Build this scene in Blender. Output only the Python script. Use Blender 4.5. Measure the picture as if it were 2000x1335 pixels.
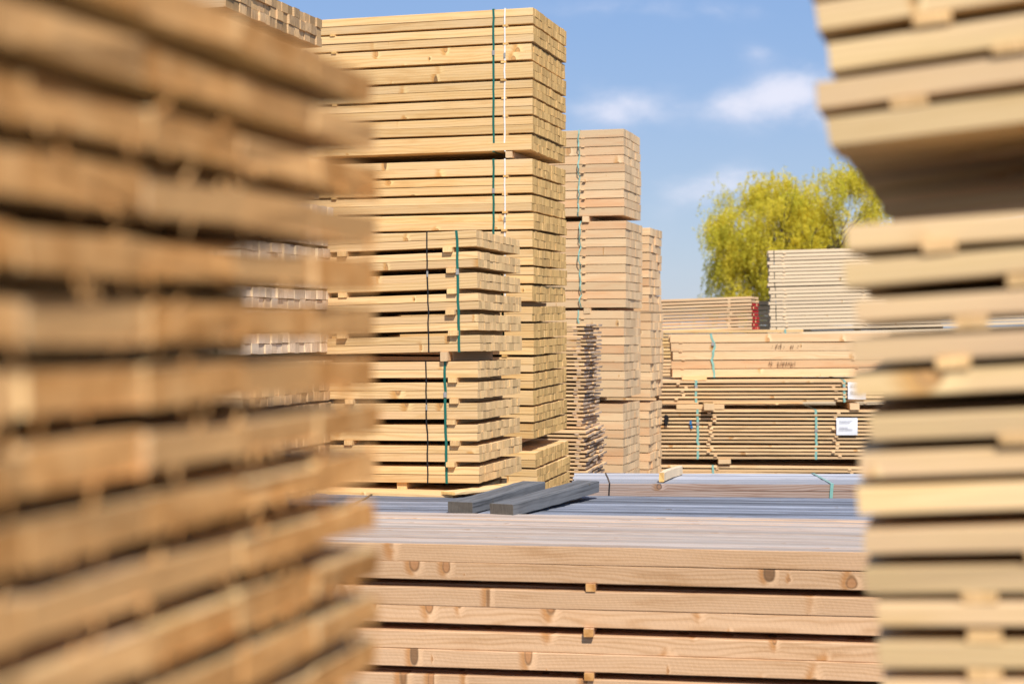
import bpy, math, random
from mathutils import Matrix, Vector, Euler, noise as mnoise
for o in list(bpy.data.objects): bpy.data.objects.remove(o)
S = bpy.context.scene
C = S.collection
random.seed(7)
R = random.random
def U(a, b): return a + (b-a)*random.random()

# ------------------------------------------------------------------ camera
FPX = 3055.0          # focal length in photo pixels (photo 2000 wide)
HOR = 640.0           # horizon row in the photo
CAMZ = 1.8
cam_d = bpy.data.cameras.new('camera')
cam = bpy.data.objects.new('camera', cam_d); C.objects.link(cam)
cam_d.sensor_width = 36.0
cam_d.lens = 36.0*FPX/2000.0
cam_d.shift_y = -(1335/2.0-HOR)/2000.0
cam_d.clip_start = 0.05; cam_d.clip_end = 5000
cam.location = (0, 0, CAMZ); cam.rotation_euler = (math.radians(90), 0, 0)
cam_d.dof.use_dof = True
cam_d.dof.focus_distance = 9.3
cam_d.dof.aperture_fstop = 3.0
S.camera = cam
S.render.resolution_x = 1024; S.render.resolution_y = 683

def P(px, py, Y):
    return Vector(((px-1000)/FPX*Y, Y, CAMZ+(HOR-py)/FPX*Y))

# ------------------------------------------------------------------ light
SUN_H = Vector((0.215, -0.977, 0)).normalized()
SUN_EL = math.radians(47)
w = bpy.data.worlds.new("World"); S.world = w; w.use_nodes = True
nt = w.node_tree; nt.nodes.clear()
def N(nt, t, **kw):
    n = nt.nodes.new(t)
    for k, v in kw.items():
        if k == 'inp':
            for kk, vv in v.items(): n.inputs[kk].default_value = vv
        else: setattr(n, k, v)
    return n
def L(nt, a, b): nt.links.new(a, b)
def M(nt, op, a=None, b=None, c=None, clamp=False):
    n = nt.nodes.new('ShaderNodeMath'); n.operation = op; n.use_clamp = clamp
    for i, v in enumerate((a, b, c)):
        if v is None: continue
        if isinstance(v, (int, float)): n.inputs[i].default_value = v
        else: nt.links.new(v, n.inputs[i])
    return n.outputs[0]
def MIX(nt, fac, a, b, blend='MIX'):
    n = nt.nodes.new('ShaderNodeMix'); n.data_type = 'RGBA'; n.blend_type = blend
    for s, v in ((n.inputs[0], fac), (n.inputs[6], a), (n.inputs[7], b)):
        if isinstance(v, (int, float)): s.default_value = v
        elif isinstance(v, tuple): s.default_value = (v[0], v[1], v[2], 1)
        else: nt.links.new(v, s)
    return n.outputs[2]
def SM(nt, v, a, b):   # smoothstep a->b to 0..1
    n = nt.nodes.new('ShaderNodeMapRange'); n.interpolation_type = 'SMOOTHSTEP'
    nt.links.new(v, n.inputs[0]); n.inputs[1].default_value = a; n.inputs[2].default_value = b
    return n.outputs[0]
sky = N(nt, 'ShaderNodeTexSky', sky_type='NISHITA')
sky.sun_disc = False; sky.sun_elevation = SUN_EL
sky.sun_rotation = math.atan2(SUN_H.x, SUN_H.y)
sky.altitude = 0; sky.air_density = 1.15; sky.dust_density = 0.15; sky.ozone_density = 4.5
tc = N(nt, 'ShaderNodeTexCoord'); sp = N(nt, 'ShaderNodeSeparateXYZ'); L(nt, tc.outputs['Generated'], sp.inputs[0])
yy = M(nt, 'MAXIMUM', sp.outputs[1], 0.02)
u = M(nt, 'DIVIDE', sp.outputs[0], yy); v = M(nt, 'DIVIDE', sp.outputs[2], yy)
cx = N(nt, 'ShaderNodeCombineXYZ'); L(nt, u, cx.inputs[0]); L(nt, v, cx.inputs[1])
mp = N(nt, 'ShaderNodeMapping'); L(nt, cx.outputs[0], mp.inputs[0]); mp.inputs['Scale'].default_value = (17, 28, 1); mp.inputs['Location'].default_value = (3.1, 1.7, 0)
nz = N(nt, 'ShaderNodeTexNoise', inp={'Scale': 1.0, 'Detail': 8.0, 'Roughness': 0.58, 'Distortion': 0.15}); L(nt, mp.outputs[0], nz.inputs[0])
tot = None
for (ex, ey, rx, ry, amp) in ((1205, 215, 100, 52, .50), (1470, 208, 105, 38, .58), (1550, 172, 75, 40, .78), (1640, 220, 60, 40, .5), (1360, 375, 85, 42, .44), (1450, 350, 70, 32, .42), (1300, 20, 200, 22, .3), (1490, 105, 40, 18, .3),
                              (1250, 470, 200, 60, .12), (900, -60, 600, 60, .16), (2100, 150, 300, 90, .7), (-400, 200, 700, 120, .6), (3000, 0, 700, 200, .6)):
    a = M(nt, 'DIVIDE', M(nt, 'SUBTRACT', u, (ex-1000)/FPX), rx/FPX)
    b = M(nt, 'DIVIDE', M(nt, 'SUBTRACT', v, (HOR-ey)/FPX), ry/FPX)
    d2 = M(nt, 'ADD', M(nt, 'MULTIPLY', a, a), M(nt, 'MULTIPLY', b, b))
    g = M(nt, 'MULTIPLY', M(nt, 'EXPONENT', M(nt, 'MULTIPLY', d2, -0.9)), amp)
    tot = g if tot is None else M(nt, 'ADD', tot, g)
# cloud density: mask pushes the noise above its threshold
den = M(nt, 'ADD', nz.outputs[0], M(nt, 'MULTIPLY', tot, 0.62))
den = SM(nt, den, 0.52, 1.12)
den = M(nt, 'MULTIPLY', den, M(nt, 'MINIMUM', M(nt, 'MULTIPLY', tot, 1.6), 0.75))
grd = MIX(nt, SM(nt, sp.outputs[2], 0.0, 0.24), (4.0, 4.85, 6.7), (2.45, 3.95, 7.1))
skyc = MIX(nt, 0.72, sky.outputs[0], grd)
cc = MIX(nt, den, skyc, (8.6, 8.4, 9.3))
bg = N(nt, 'ShaderNodeBackground', inp={'Strength': 0.104}); L(nt, cc, bg.inputs[0])
ow = N(nt, 'ShaderNodeOutputWorld'); L(nt, bg.outputs[0], ow.inputs[0])

sd = bpy.data.lights.new('sun', 'SUN'); sd.energy = 5.0; sd.angle = math.radians(0.53); sd.color = (1.0, 0.935, 0.82)
so = bpy.data.objects.new('sun', sd); C.objects.link(so)
sv = Vector((SUN_H.x*math.cos(SUN_EL), SUN_H.y*math.cos(SUN_EL), math.sin(SUN_EL)))
so.rotation_euler = sv.to_track_quat('Z', 'Y').to_euler(); so.location = (0, -20, 30)
S.view_settings.view_transform = 'Standard'; S.view_settings.look = 'None'
S.view_settings.gamma = 1; S.view_settings.exposure = 0.10
S.render.engine = 'CYCLES'

# ------------------------------------------------------------------ materials
def newmat(name):
    m = bpy.data.materials.new(name); m.use_nodes = True
    m.node_tree.nodes.clear()
    return m, m.node_tree
def finish(nt, col, rough, bump=None, bs=0.3, bd=0.002, spec=0.25, trans=None):
    b = N(nt, 'ShaderNodeBsdfPrincipled'); L(nt, col, b.inputs['Base Color']) if not isinstance(col, tuple) else b.inputs['Base Color'].__setattr__('default_value', (*col, 1))
    if isinstance(rough, (int, float)): b.inputs['Roughness'].default_value = rough
    else: L(nt, rough, b.inputs['Roughness'])
    b.inputs['Specular IOR Level'].default_value = spec
    if bump is not None:
        bn = N(nt, 'ShaderNodeBump', inp={'Strength': bs, 'Distance': bd}); L(nt, bump, bn.inputs['Height']); L(nt, bn.outputs[0], b.inputs['Normal'])
    o = N(nt, 'ShaderNodeOutputMaterial'); L(nt, b.outputs[0], o.inputs[0])
    return b
def wood(name, base, dark, alt, knotc=(.30, .14, .045), ring=.35, ringp=.0065, tone=.22, altamt=.5, knots=1.0, saw=0.0, stain=0.25, fibre=.14, knotr=.085, gray=None, spec=.2, kx=4.2):
    m, nt = newmat(name)
    gc = N(nt, 'ShaderNodeAttribute', attribute_name='gc').outputs['Vector']
    rn = N(nt, 'ShaderNodeAttribute', attribute_name='rnd').outputs['Vector']
    s = N(nt, 'ShaderNodeSeparateXYZ'); L(nt, gc, s.inputs[0]); x, y, z = s.outputs
    s2 = N(nt, 'ShaderNodeSeparateXYZ'); L(nt, rn, s2.inputs[0]); r1, r2, r3 = s2.outputs
    # slow drift of the pith along the board
    c1 = N(nt, 'ShaderNodeCombineXYZ'); L(nt, M(nt, 'MULTIPLY', x, 1.3), c1.inputs[0]); L(nt, M(nt, 'MULTIPLY', y, 5), c1.inputs[1]); L(nt, M(nt, 'MULTIPLY', z, 5), c1.inputs[2])
    n1 = N(nt, 'ShaderNodeTexNoise', inp={'Scale': 1.0, 'Detail': 3.0}); L(nt, c1.outputs[0], n1.inputs[0])
    dr = M(nt, 'MULTIPLY', M(nt, 'SUBTRACT', n1.outputs[0], .5), .07)
    py = M(nt, 'ADD', M(nt, 'SUBTRACT', y, M(nt, 'MULTIPLY', M(nt, 'SUBTRACT', r1, .5), .16)), .003)
    pz = M(nt, 'ADD', z, M(nt, 'ADD', .03, M(nt, 'MULTIPLY', r2, .10)))
    rad = M(nt, 'ADD', M(nt, 'SQRT', M(nt, 'ADD', M(nt, 'MULTIPLY', py, py), M(nt, 'MULTIPLY', pz, pz))), dr)
    th = M(nt, 'ARCTAN2', py, pz)
    # knots: cones running out from the pith
    kc = N(nt, 'ShaderNodeCombineXYZ'); L(nt, M(nt, 'MULTIPLY', x, kx), kc.inputs[0]); L(nt, M(nt, 'ADD', M(nt, 'MULTIPLY', th, .42), M(nt, 'MULTIPLY', r3, 37.0)), kc.inputs[1])
    vo = N(nt, 'ShaderNodeTexVoronoi', voronoi_dimensions='2D', inp={'Scale': 1.0, 'Randomness': 1.0}); L(nt, kc.outputs[0], vo.inputs[0])
    vs = N(nt, 'ShaderNodeSeparateColor'); L(nt, vo.outputs['Color'], vs.inputs[0])
    d = vo.outputs['Distance']
    kr = M(nt, 'MULTIPLY', M(nt, 'MULTIPLY', M(nt, 'POWER', vs.outputs[0], 1.6), knotr), M(nt, 'GREATER_THAN', vs.outputs[1], 1.0-.8*knots))
    rel = M(nt, 'DIVIDE', d, M(nt, 'ADD', kr, .0001))
    kn = M(nt, 'SUBTRACT', 1.0, SM(nt, rel, .75, 1.15))
    halo = M(nt, 'MULTIPLY', M(nt, 'SUBTRACT', 1.0, SM(nt, rel, 1.0, 3.2)), M(nt, 'SUBTRACT', 1.0, SM(nt, d, .2, .36)))
    rad2 = M(nt, 'ADD', rad, M(nt, 'MULTIPLY', halo, .012))
    sn = M(nt, 'ADD', M(nt, 'MULTIPLY', M(nt, 'SINE', M(nt, 'MULTIPLY', rad2, 2*math.pi/ringp)), .5), .5)
    sn = M(nt, 'POWER', sn, 2.2)
    # fibres
    c2 = N(nt, 'ShaderNodeCombineXYZ'); L(nt, M(nt, 'MULTIPLY', x, 7), c2.inputs[0]); L(nt, M(nt, 'MULTIPLY', y, 420), c2.inputs[1]); L(nt, M(nt, 'MULTIPLY', z, 420), c2.inputs[2])
    n2 = N(nt, 'ShaderNodeTexNoise', inp={'Scale': 1.0, 'Detail': 2.0}); L(nt, c2.outputs[0], n2.inputs[0])
    # broad stains
    c3 = N(nt, 'ShaderNodeCombineXYZ'); L(nt, M(nt, 'MULTIPLY', x, 2.2), c3.inputs[0]); L(nt, M(nt, 'MULTIPLY', y, 16), c3.inputs[1]); L(nt, M(nt, 'MULTIPLY', z, 16), c3.inputs[2])
    n3 = N(nt, 'ShaderNodeTexNoise', inp={'Scale': 1.0, 'Detail': 4.0, 'Roughness': .6}); L(nt, c3.outputs[0], n3.inputs[0])
    st = SM(nt, n3.outputs[0], .42, .68)
    col = MIX(nt, M(nt, 'MULTIPLY', sn, ring), base, dark)
    al = M(nt, 'MULTIPLY', M(nt, 'ADD', M(nt, 'MULTIPLY', st, .6), M(nt, 'MULTIPLY', SM(nt, r2, .45, 1.0), .6)), altamt, clamp=True)
    col = MIX(nt, al, col, alt)
    col = MIX(nt, M(nt, 'MULTIPLY', SM(nt, n3.outputs[0], .30, .50), -stain) if False else M(nt, 'MULTIPLY', M(nt, 'SUBTRACT', 1.0, SM(nt, n3.outputs[0], .30, .46)), stain), col, dark)
    # resin glow around knots
    pp = N(nt, 'ShaderNodeSeparateXYZ'); L(nt, vo.outputs['Position'], pp.inputs[0])
    sx = N(nt, 'ShaderNodeSeparateXYZ'); L(nt, kc.outputs[0], sx.inputs[0])
    side = M(nt, 'DIVIDE', M(nt, 'SUBTRACT', sx.outputs[0], pp.outputs[0]), M(nt, 'ADD', kr, .004))
    side = M(nt, 'ADD', side, M(nt, 'MULTIPLY', M(nt, 'SUBTRACT', n3.outputs[0], .5), 4.0))
    resin = tuple(k*q for k, q in zip(base, (.74, .50, .24)))
    hc = MIX(nt, SM(nt, side, -.6, .6), resin, tuple(min(.85, k*1.22) for k in base))
    col = MIX(nt, M(nt, 'MULTIPLY', M(nt, 'MULTIPLY', halo, .75), M(nt, 'SUBTRACT', 1.0, kn)), col, hc)
    core = tuple(k*q for k, q in zip(base, (.72, .52, .36)))
    kcol = MIX(nt, M(nt, 'MULTIPLY', SM(nt, rel, .55, .85), M(nt, 'SUBTRACT', 1.0, SM(nt, rel, .98, 1.15))), core, knotc)
    kcol = MIX(nt, M(nt, 'MULTIPLY', M(nt, 'GREATER_THAN', vs.outputs[2], .85), .7), kcol, (.06, .035, .018))
    col = MIX(nt, M(nt, 'MULTIPLY', kn, .85), col, kcol)
    if gray is not None:
        c4 = N(nt, 'ShaderNodeCombineXYZ'); L(nt, M(nt, 'MULTIPLY', x, .9), c4.inputs[0]); L(nt, M(nt, 'ADD', M(nt, 'MULTIPLY', y, 30), M(nt, 'MULTIPLY', r3, 60)), c4.inputs[1]); L(nt, M(nt, 'MULTIPLY', z, 55), c4.inputs[2])
        n4 = N(nt, 'ShaderNodeTexNoise', inp={'Scale': 1.0, 'Detail': 5.0, 'Roughness': .7}); L(nt, c4.outputs[0], n4.inputs[0])
        col = MIX(nt, SM(nt, n4.outputs[0], .42, .56), col, gray)
        col = MIX(nt, M(nt, 'MULTIPLY', M(nt, 'SUBTRACT', 1.0, SM(nt, n4.outputs[0], .31, .40)), .7), col, tuple(k*.35 for k in base))
    f = M(nt, 'ADD', 1.0-fibre*.5, M(nt, 'MULTIPLY', n2.outputs[0], fibre))
    t = M(nt, 'ADD', 1.0-tone*.5, M(nt, 'MULTIPLY', r1, tone))
    ft = M(nt, 'MULTIPLY', f, t)
    cb = N(nt, 'ShaderNodeCombineColor'); [L(nt, ft, cb.inputs[i]) for i in range(3)]
    col = MIX(nt, 1.0, col, cb.outputs[0], 'MULTIPLY')
    h = M(nt, 'ADD', M(nt, 'MULTIPLY', n2.outputs[0], 1.0), M(nt, 'MULTIPLY', sn, -.3))
    if saw > 0:
        dg = M(nt, 'ADD', M(nt, 'ADD', x, M(nt, 'MULTIPLY', z, .45)), M(nt, 'MULTIPLY', n3.outputs[0], .004))
        h = M(nt, 'ADD', h, M(nt, 'MULTIPLY', M(nt, 'SINE', M(nt, 'MULTIPLY', dg, 2*math.pi/.0062)), saw))
        h = M(nt, 'ADD', h, M(nt, 'MULTIPLY', M(nt, 'SINE', M(nt, 'MULTIPLY', dg, 2*math.pi/.0231)), saw*.6))
    finish(nt, col, .78, h, .35, .0012, .08 if gray is not None else spec)
    return m
def endgrain(name, base, dark, alt, tone=.5, streak=.5, vs=14, hs=170, coarse=.3):
    m, nt = newmat(name)
    gc = N(nt, 'ShaderNodeAttribute', attribute_name='gc').outputs['Vector']
    rn = N(nt, 'ShaderNodeAttribute', attribute_name='rnd').outputs['Vector']
    s = N(nt, 'ShaderNodeSeparateXYZ'); L(nt, gc, s.inputs[0]); x, y, z = s.outputs
    s2 = N(nt, 'ShaderNodeSeparateXYZ'); L(nt, rn, s2.inputs[0]); r1, r2, r3 = s2.outputs
    c = N(nt, 'ShaderNodeCombineXYZ'); L(nt, M(nt, 'MULTIPLY', y, hs), c.inputs[0]); L(nt, M(nt, 'MULTIPLY', z, vs), c.inputs[1]); L(nt, M(nt, 'MULTIPLY', r3, 50), c.inputs[2])
    n = N(nt, 'ShaderNodeTexNoise', inp={'Scale': 1.0, 'Detail': 4.0, 'Roughness': .65}); L(nt, c.outputs[0], n.inputs[0])
    py = M(nt, 'SUBTRACT', y, M(nt, 'MULTIPLY', M(nt, 'SUBTRACT', r1, .5), .14)); pz = M(nt, 'ADD', z, M(nt, 'MULTIPLY', r2, .09))
    rad = M(nt, 'SQRT', M(nt, 'ADD', M(nt, 'MULTIPLY', py, py), M(nt, 'MULTIPLY', pz, pz)))
    sn = M(nt, 'ADD', M(nt, 'MULTIPLY', M(nt, 'SINE', M(nt, 'MULTIPLY', rad, 2*math.pi/.006)), .5), .5)
    c5 = N(nt, 'ShaderNodeCombineXYZ'); L(nt, M(nt, 'MULTIPLY', y, 22), c5.inputs[0]); L(nt, M(nt, 'MULTIPLY', z, 22), c5.inputs[1]); L(nt, M(nt, 'MULTIPLY', r3, 90), c5.inputs[2])
    n5 = N(nt, 'ShaderNodeTexNoise', inp={'Scale': 1.0, 'Detail': 3.0}); L(nt, c5.outputs[0], n5.inputs[0])
    col = MIX(nt, M(nt, 'MULTIPLY', SM(nt, n.outputs[0], .35, .65), streak), base, dark)
    col = MIX(nt, M(nt, 'MULTIPLY', sn, .18), col, dark)
    col = MIX(nt, M(nt, 'MULTIPLY', SM(nt, r2, .3, 1), .75), col, alt)
    col = MIX(nt, M(nt, 'MULTIPLY', SM(nt, n5.outputs[0], .45, .7), coarse), col, alt)
    t = M(nt, 'ADD', 1.0-tone*.5, M(nt, 'MULTIPLY', r1, tone))
    cb = N(nt, 'ShaderNodeCombineColor'); [L(nt, t, cb.inputs[i]) for i in range(3)]
    col = MIX(nt, 1.0, col, cb.outputs[0], 'MULTIPLY')
    finish(nt, col, .85, n.outputs[0], .7, .004, .1)
    return m
def plain(name, col, rough=.5, spec=.4, var=.15, sc=30):
    m, nt = newmat(name)
    tcn = N(nt, 'ShaderNodeTexCoord')
    n = N(nt, 'ShaderNodeTexNoise', inp={'Scale': sc, 'Detail': 3.0}); L(nt, tcn.outputs['Object'], n.inputs[0])
    c = MIX(nt, n.outputs[0], tuple(k*(1-var) for k in col), tuple(min(1, k*(1+var)) for k in col))
    finish(nt, c, rough, n.outputs[0], .1, .002, spec)
    return m

W = {}
W['yellow'] = wood('yellow_spruce', (.75, .50, .225), (.56, .31, .11), (.76, .55, .31), ring=.5, ringp=.017, tone=.34, altamt=.75, knotr=.085, stain=.5)
W['mid'] = wood('pale_spruce', (.74, .51, .255), (.53, .32, .13), (.68, .45, .25), ring=.65, ringp=.019, tone=.32, altamt=.8, knotr=.10, stain=.5, knotc=(.30, .14, .05))
W['pink'] = wood('fresh_sawn_spruce', (.62, .39, .225), (.42, .22, .095), (.64, .42, .26), ring=.55, tone=.22, altamt=.6, saw=.8, kx=6.0, ringp=.012, knotr=.17, stain=.45, knotc=(.20, .09, .03), fibre=.3)
W['rose'] = wood('rosy_larch', (.73, .53, .32), (.56, .34, .17), (.66, .37, .19), ring=.35, ringp=.012, tone=.26, altamt=.8, knotr=.075, stain=.28)
W['plank'] = wood('rough_plank', (.72, .50, .28), (.48, .29, .13), (.66, .42, .24), ring=.4, ringp=.012, tone=.4, altamt=.6, knotr=.09, stain=.45)
W['cream'] = wood('cream_plank', (.76, .60, .41), (.60, .42, .25), (.72, .54, .36), ring=.2, tone=.12, altamt=.4, knotr=.05, stain=.15)
W['near'] = wood('near_board', (.72, .52, .27), (.58, .38, .16), (.66, .45, .27), ring=.4, tone=.42, altamt=.9, knotr=.10, stain=.6)
W['weather'] = wood('bleached_board', (.48, .35, .27), (.28, .175, .12), (.46, .365, .30), ring=.5, tone=.45, altamt=.8, knotr=.07, stain=.5, fibre=.5, gray=(.44, .37, .325))
W['grey'] = wood('grey_weathered_board', (.15, .158, .19), (.055, .058, .07), (.20, .212, .255), knotc=(.03, .028, .03), ring=.5, tone=.9, altamt=.7, knotr=.06, stain=.6, fibre=.7, gray=(.225, .24, .29))
W['greyside'] = wood('greying_board_side', (.42, .31, .26), (.25, .14, .095), (.40, .335, .31), ring=.8, ringp=.012, tone=.2, altamt=.6, knotr=.10, stain=.4, knotc=(.05, .03, .02))
W['timber'] = wood('dark_grey_timber', (.135, .137, .145), (.045, .044, .046), (.19, .193, .205), knotc=(.04, .035, .03), ring=.5, tone=.2, altamt=.7, knotr=.05, stain=.5, fibre=.6, gray=(.175, .178, .19))
E = {}
E['yellow'] = endgrain('sawn_end_yellow', (.86, .54, .22), (.46, .25, .07), (.74, .46, .17), tone=.4, streak=.7)
E['mid'] = endgrain('sawn_end_pale', (.92, .61, .31), (.55, .32, .12), (.82, .54, .25), tone=.4, streak=.65)
E['rose'] = endgrain('sawn_end_rosy', (.80, .58, .35), (.56, .36, .19), (.74, .50, .29), tone=.3, streak=.35)
E['rough'] = endgrain('sawn_end_rough', (.64, .43, .24), (.24, .14, .07), (.60, .38, .18), tone=.8, streak=.7, coarse=.6)
E['white'] = endgrain('sawn_end_grey_white', (.76, .57, .40), (.44, .30, .19), (.74, .58, .43), tone=.35, streak=.6)
E['thin'] = endgrain('sawn_end_brown', (.58, .42, .30), (.32, .21, .14), (.54, .40, .29), tone=.5)
E['near'] = endgrain('near_sawn_end', (.68, .36, .135), (.36, .15, .035), (.66, .39, .17), tone=.26, streak=.7, vs=26, hs=42, coarse=.6)
E['red'] = endgrain('red_painted_end', (.42, .015, .02), (.25, .008, .012), (.48, .02, .03), tone=.3)
E['timber'] = endgrain('dark_timber_end', (.14, .12, .10), (.06, .05, .042), (.17, .145, .12), tone=.2)
MS = {'green': plain('green_strapping', (.012, .13, .10), .35, .5), 'mint': plain('pale_green_strapping', (.22, .44, .39), .3, .5),
      'black': plain('black_strapping', (.012, .012, .013), .35, .5), 'white': plain('white_strapping', (.78, .78, .76), .35, .5)}
steel = plain('strap_seal', (.30, .30, .30), .35, .6)
paper = plain('paper', (.78, .79, .85), .7, .2, .04)
ink = plain('ink', (.03, .03, .07), .7, .2)
blue = plain('blue_paint', (.03, .16, .38), .6, .2)
blackp = plain('black_paint', (.012, .011, .012), .6, .2)

# ------------------------------------------------------------------ helpers
def tag(o, label=None, cat=None, group=None, kind=None):
    if label: o['label'] = label
    if cat: o['category'] = cat
    if group: o['group'] = group
    if kind: o['kind'] = kind
    return o
class MB:
    def __init__(s): s.v = []; s.f = []; s.m = []; s.gc = []; s.rn = []
    def board(s, x0, x1, y0, y1, z0, z1, mats=(0, 1, 0), ch=.0015, nseg=6, bow=.0, warp=None, axis=0, rough=0.0, rise=None):
        """box with small chamfers; length along axis 0 (x) or 1 (y). mats = side, end, top"""
        b = len(s.v); rr = (R(), R(), R()); off = U(-20, 20)
        cy, cz = (y0+y1)/2, (z0+z1)/2; hy, hz = (y1-y0)/2, (z1-z0)/2
        ch = min(ch, hy*.4, hz*.4)
        sec = [(-hy+ch, -hz), (hy-ch, -hz), (hy, -hz+ch), (hy, hz-ch), (hy-ch, hz), (-hy+ch, hz), (-hy, hz-ch), (-hy, -hz+ch)]
        by, bz, ph = U(-bow, bow), U(-bow, bow), U(0, 6)
        sl = U(-bow, bow)*.6
        for i in range(nseg+1):
            t = i/nseg; x = x0+(x1-x0)*t
            oy = by*math.sin(math.pi*t)+sl*t*.5; oz = bz*math.sin(math.pi*t*1.5+ph)
            for (a, c) in sec:
                X, Yv, Zv = x, cy+a+oy, cz+c+oz
                if rough: Yv += U(-rough, rough); Zv += U(-rough, rough)
                if rough and i in (0, nseg): X += U(-rough, rough)*1.5
                if warp: Zv += warp(X, Yv, Zv)
                s.v.append((X, Yv, Zv) if axis == 0 else (Yv, X, Zv))
                s.gc.append((x+off, a, c)); s.rn.append(rr)
        flip = axis == 1
        for i in range(nseg):
            for k in range(8):
                k2 = (k+1) % 8
                q = (b+i*8+k, b+i*8+k2, b+(i+1)*8+k2, b+(i+1)*8+k)
                if not flip: q = q[::-1]
                s.f.append(q); s.m.append(mats[2] if k == 4 else mats[0])
        e0 = tuple(b+k for k in range(8)); e1 = tuple(b+nseg*8+k for k in range(8))
        if flip: e0, e1 = e0[::-1], e1[::-1]
        s.f.append(e0); s.m.append(mats[1]); s.f.append(e1[::-1]); s.m.append(mats[1])
    def band(s, path, x, wid, th, wig=0.0, mat=0, closed=True):
        """a strap: closed path of (y,z) points, extruded along x"""
        n = len(path); b = len(s.v)
        xs = [x+U(-wig, wig) for _ in range(n)]
        cy = sum(p[0] for p in path)/n; cz = sum(p[1] for p in path)/n
        for i, (py, pz) in enumerate(path):
            dy, dz = py-cy, pz-cz; l = math.hypot(dy, dz) or 1
            for (dx, t) in ((-wid/2, 0), (wid/2, 0), (wid/2, th), (-wid/2, th)):
                s.v.append((xs[i]+dx, py+dy/l*t, pz+dz/l*t)); s.gc.append((i*.1, dx, t)); s.rn.append((.5, .5, .5))
        for i in range(n if closed else n-1):
            j = (i+1) % n
            for k in range(4):
                k2 = (k+1) % 4
                s.f.append((b+i*4+k, b+i*4+k2, b+j*4+k2, b+j*4+k)); s.m.append(mat)
    def build(s, name, mats, parent=None, mat_world=None):
        me = bpy.data.meshes.new(name); me.from_pydata(s.v, [], s.f)
        for m in mats: me.materials.append(m)
        me.polygons.foreach_set('material_index', s.m)
        a = me.attributes.new('gc', 'FLOAT_VECTOR', 'POINT'); a.data.foreach_set('vector', [c for p in s.gc for c in p])
        a = me.attributes.new('rnd', 'FLOAT_VECTOR', 'POINT'); a.data.foreach_set('vector', [c for p in s.rn for c in p])
        me.update()
        o = bpy.data.objects.new(name, me); C.objects.link(o)
        if parent: o.parent = parent
        if mat_world: o.matrix_world = mat_world
        return o
YAW = 16.4
def frame(yaw, roll, pitch):
    return Matrix.Rotation(-math.radians(yaw), 4, 'Z') @ Matrix.Rotation(roll, 4, 'Y') @ Matrix.Rotation(pitch, 4, 'X')
def empty(name, M4):
    o = bpy.data.objects.new(name, None); C.objects.link(o); o.empty_display_size = .1
    o.matrix_world = M4
    return o

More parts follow.
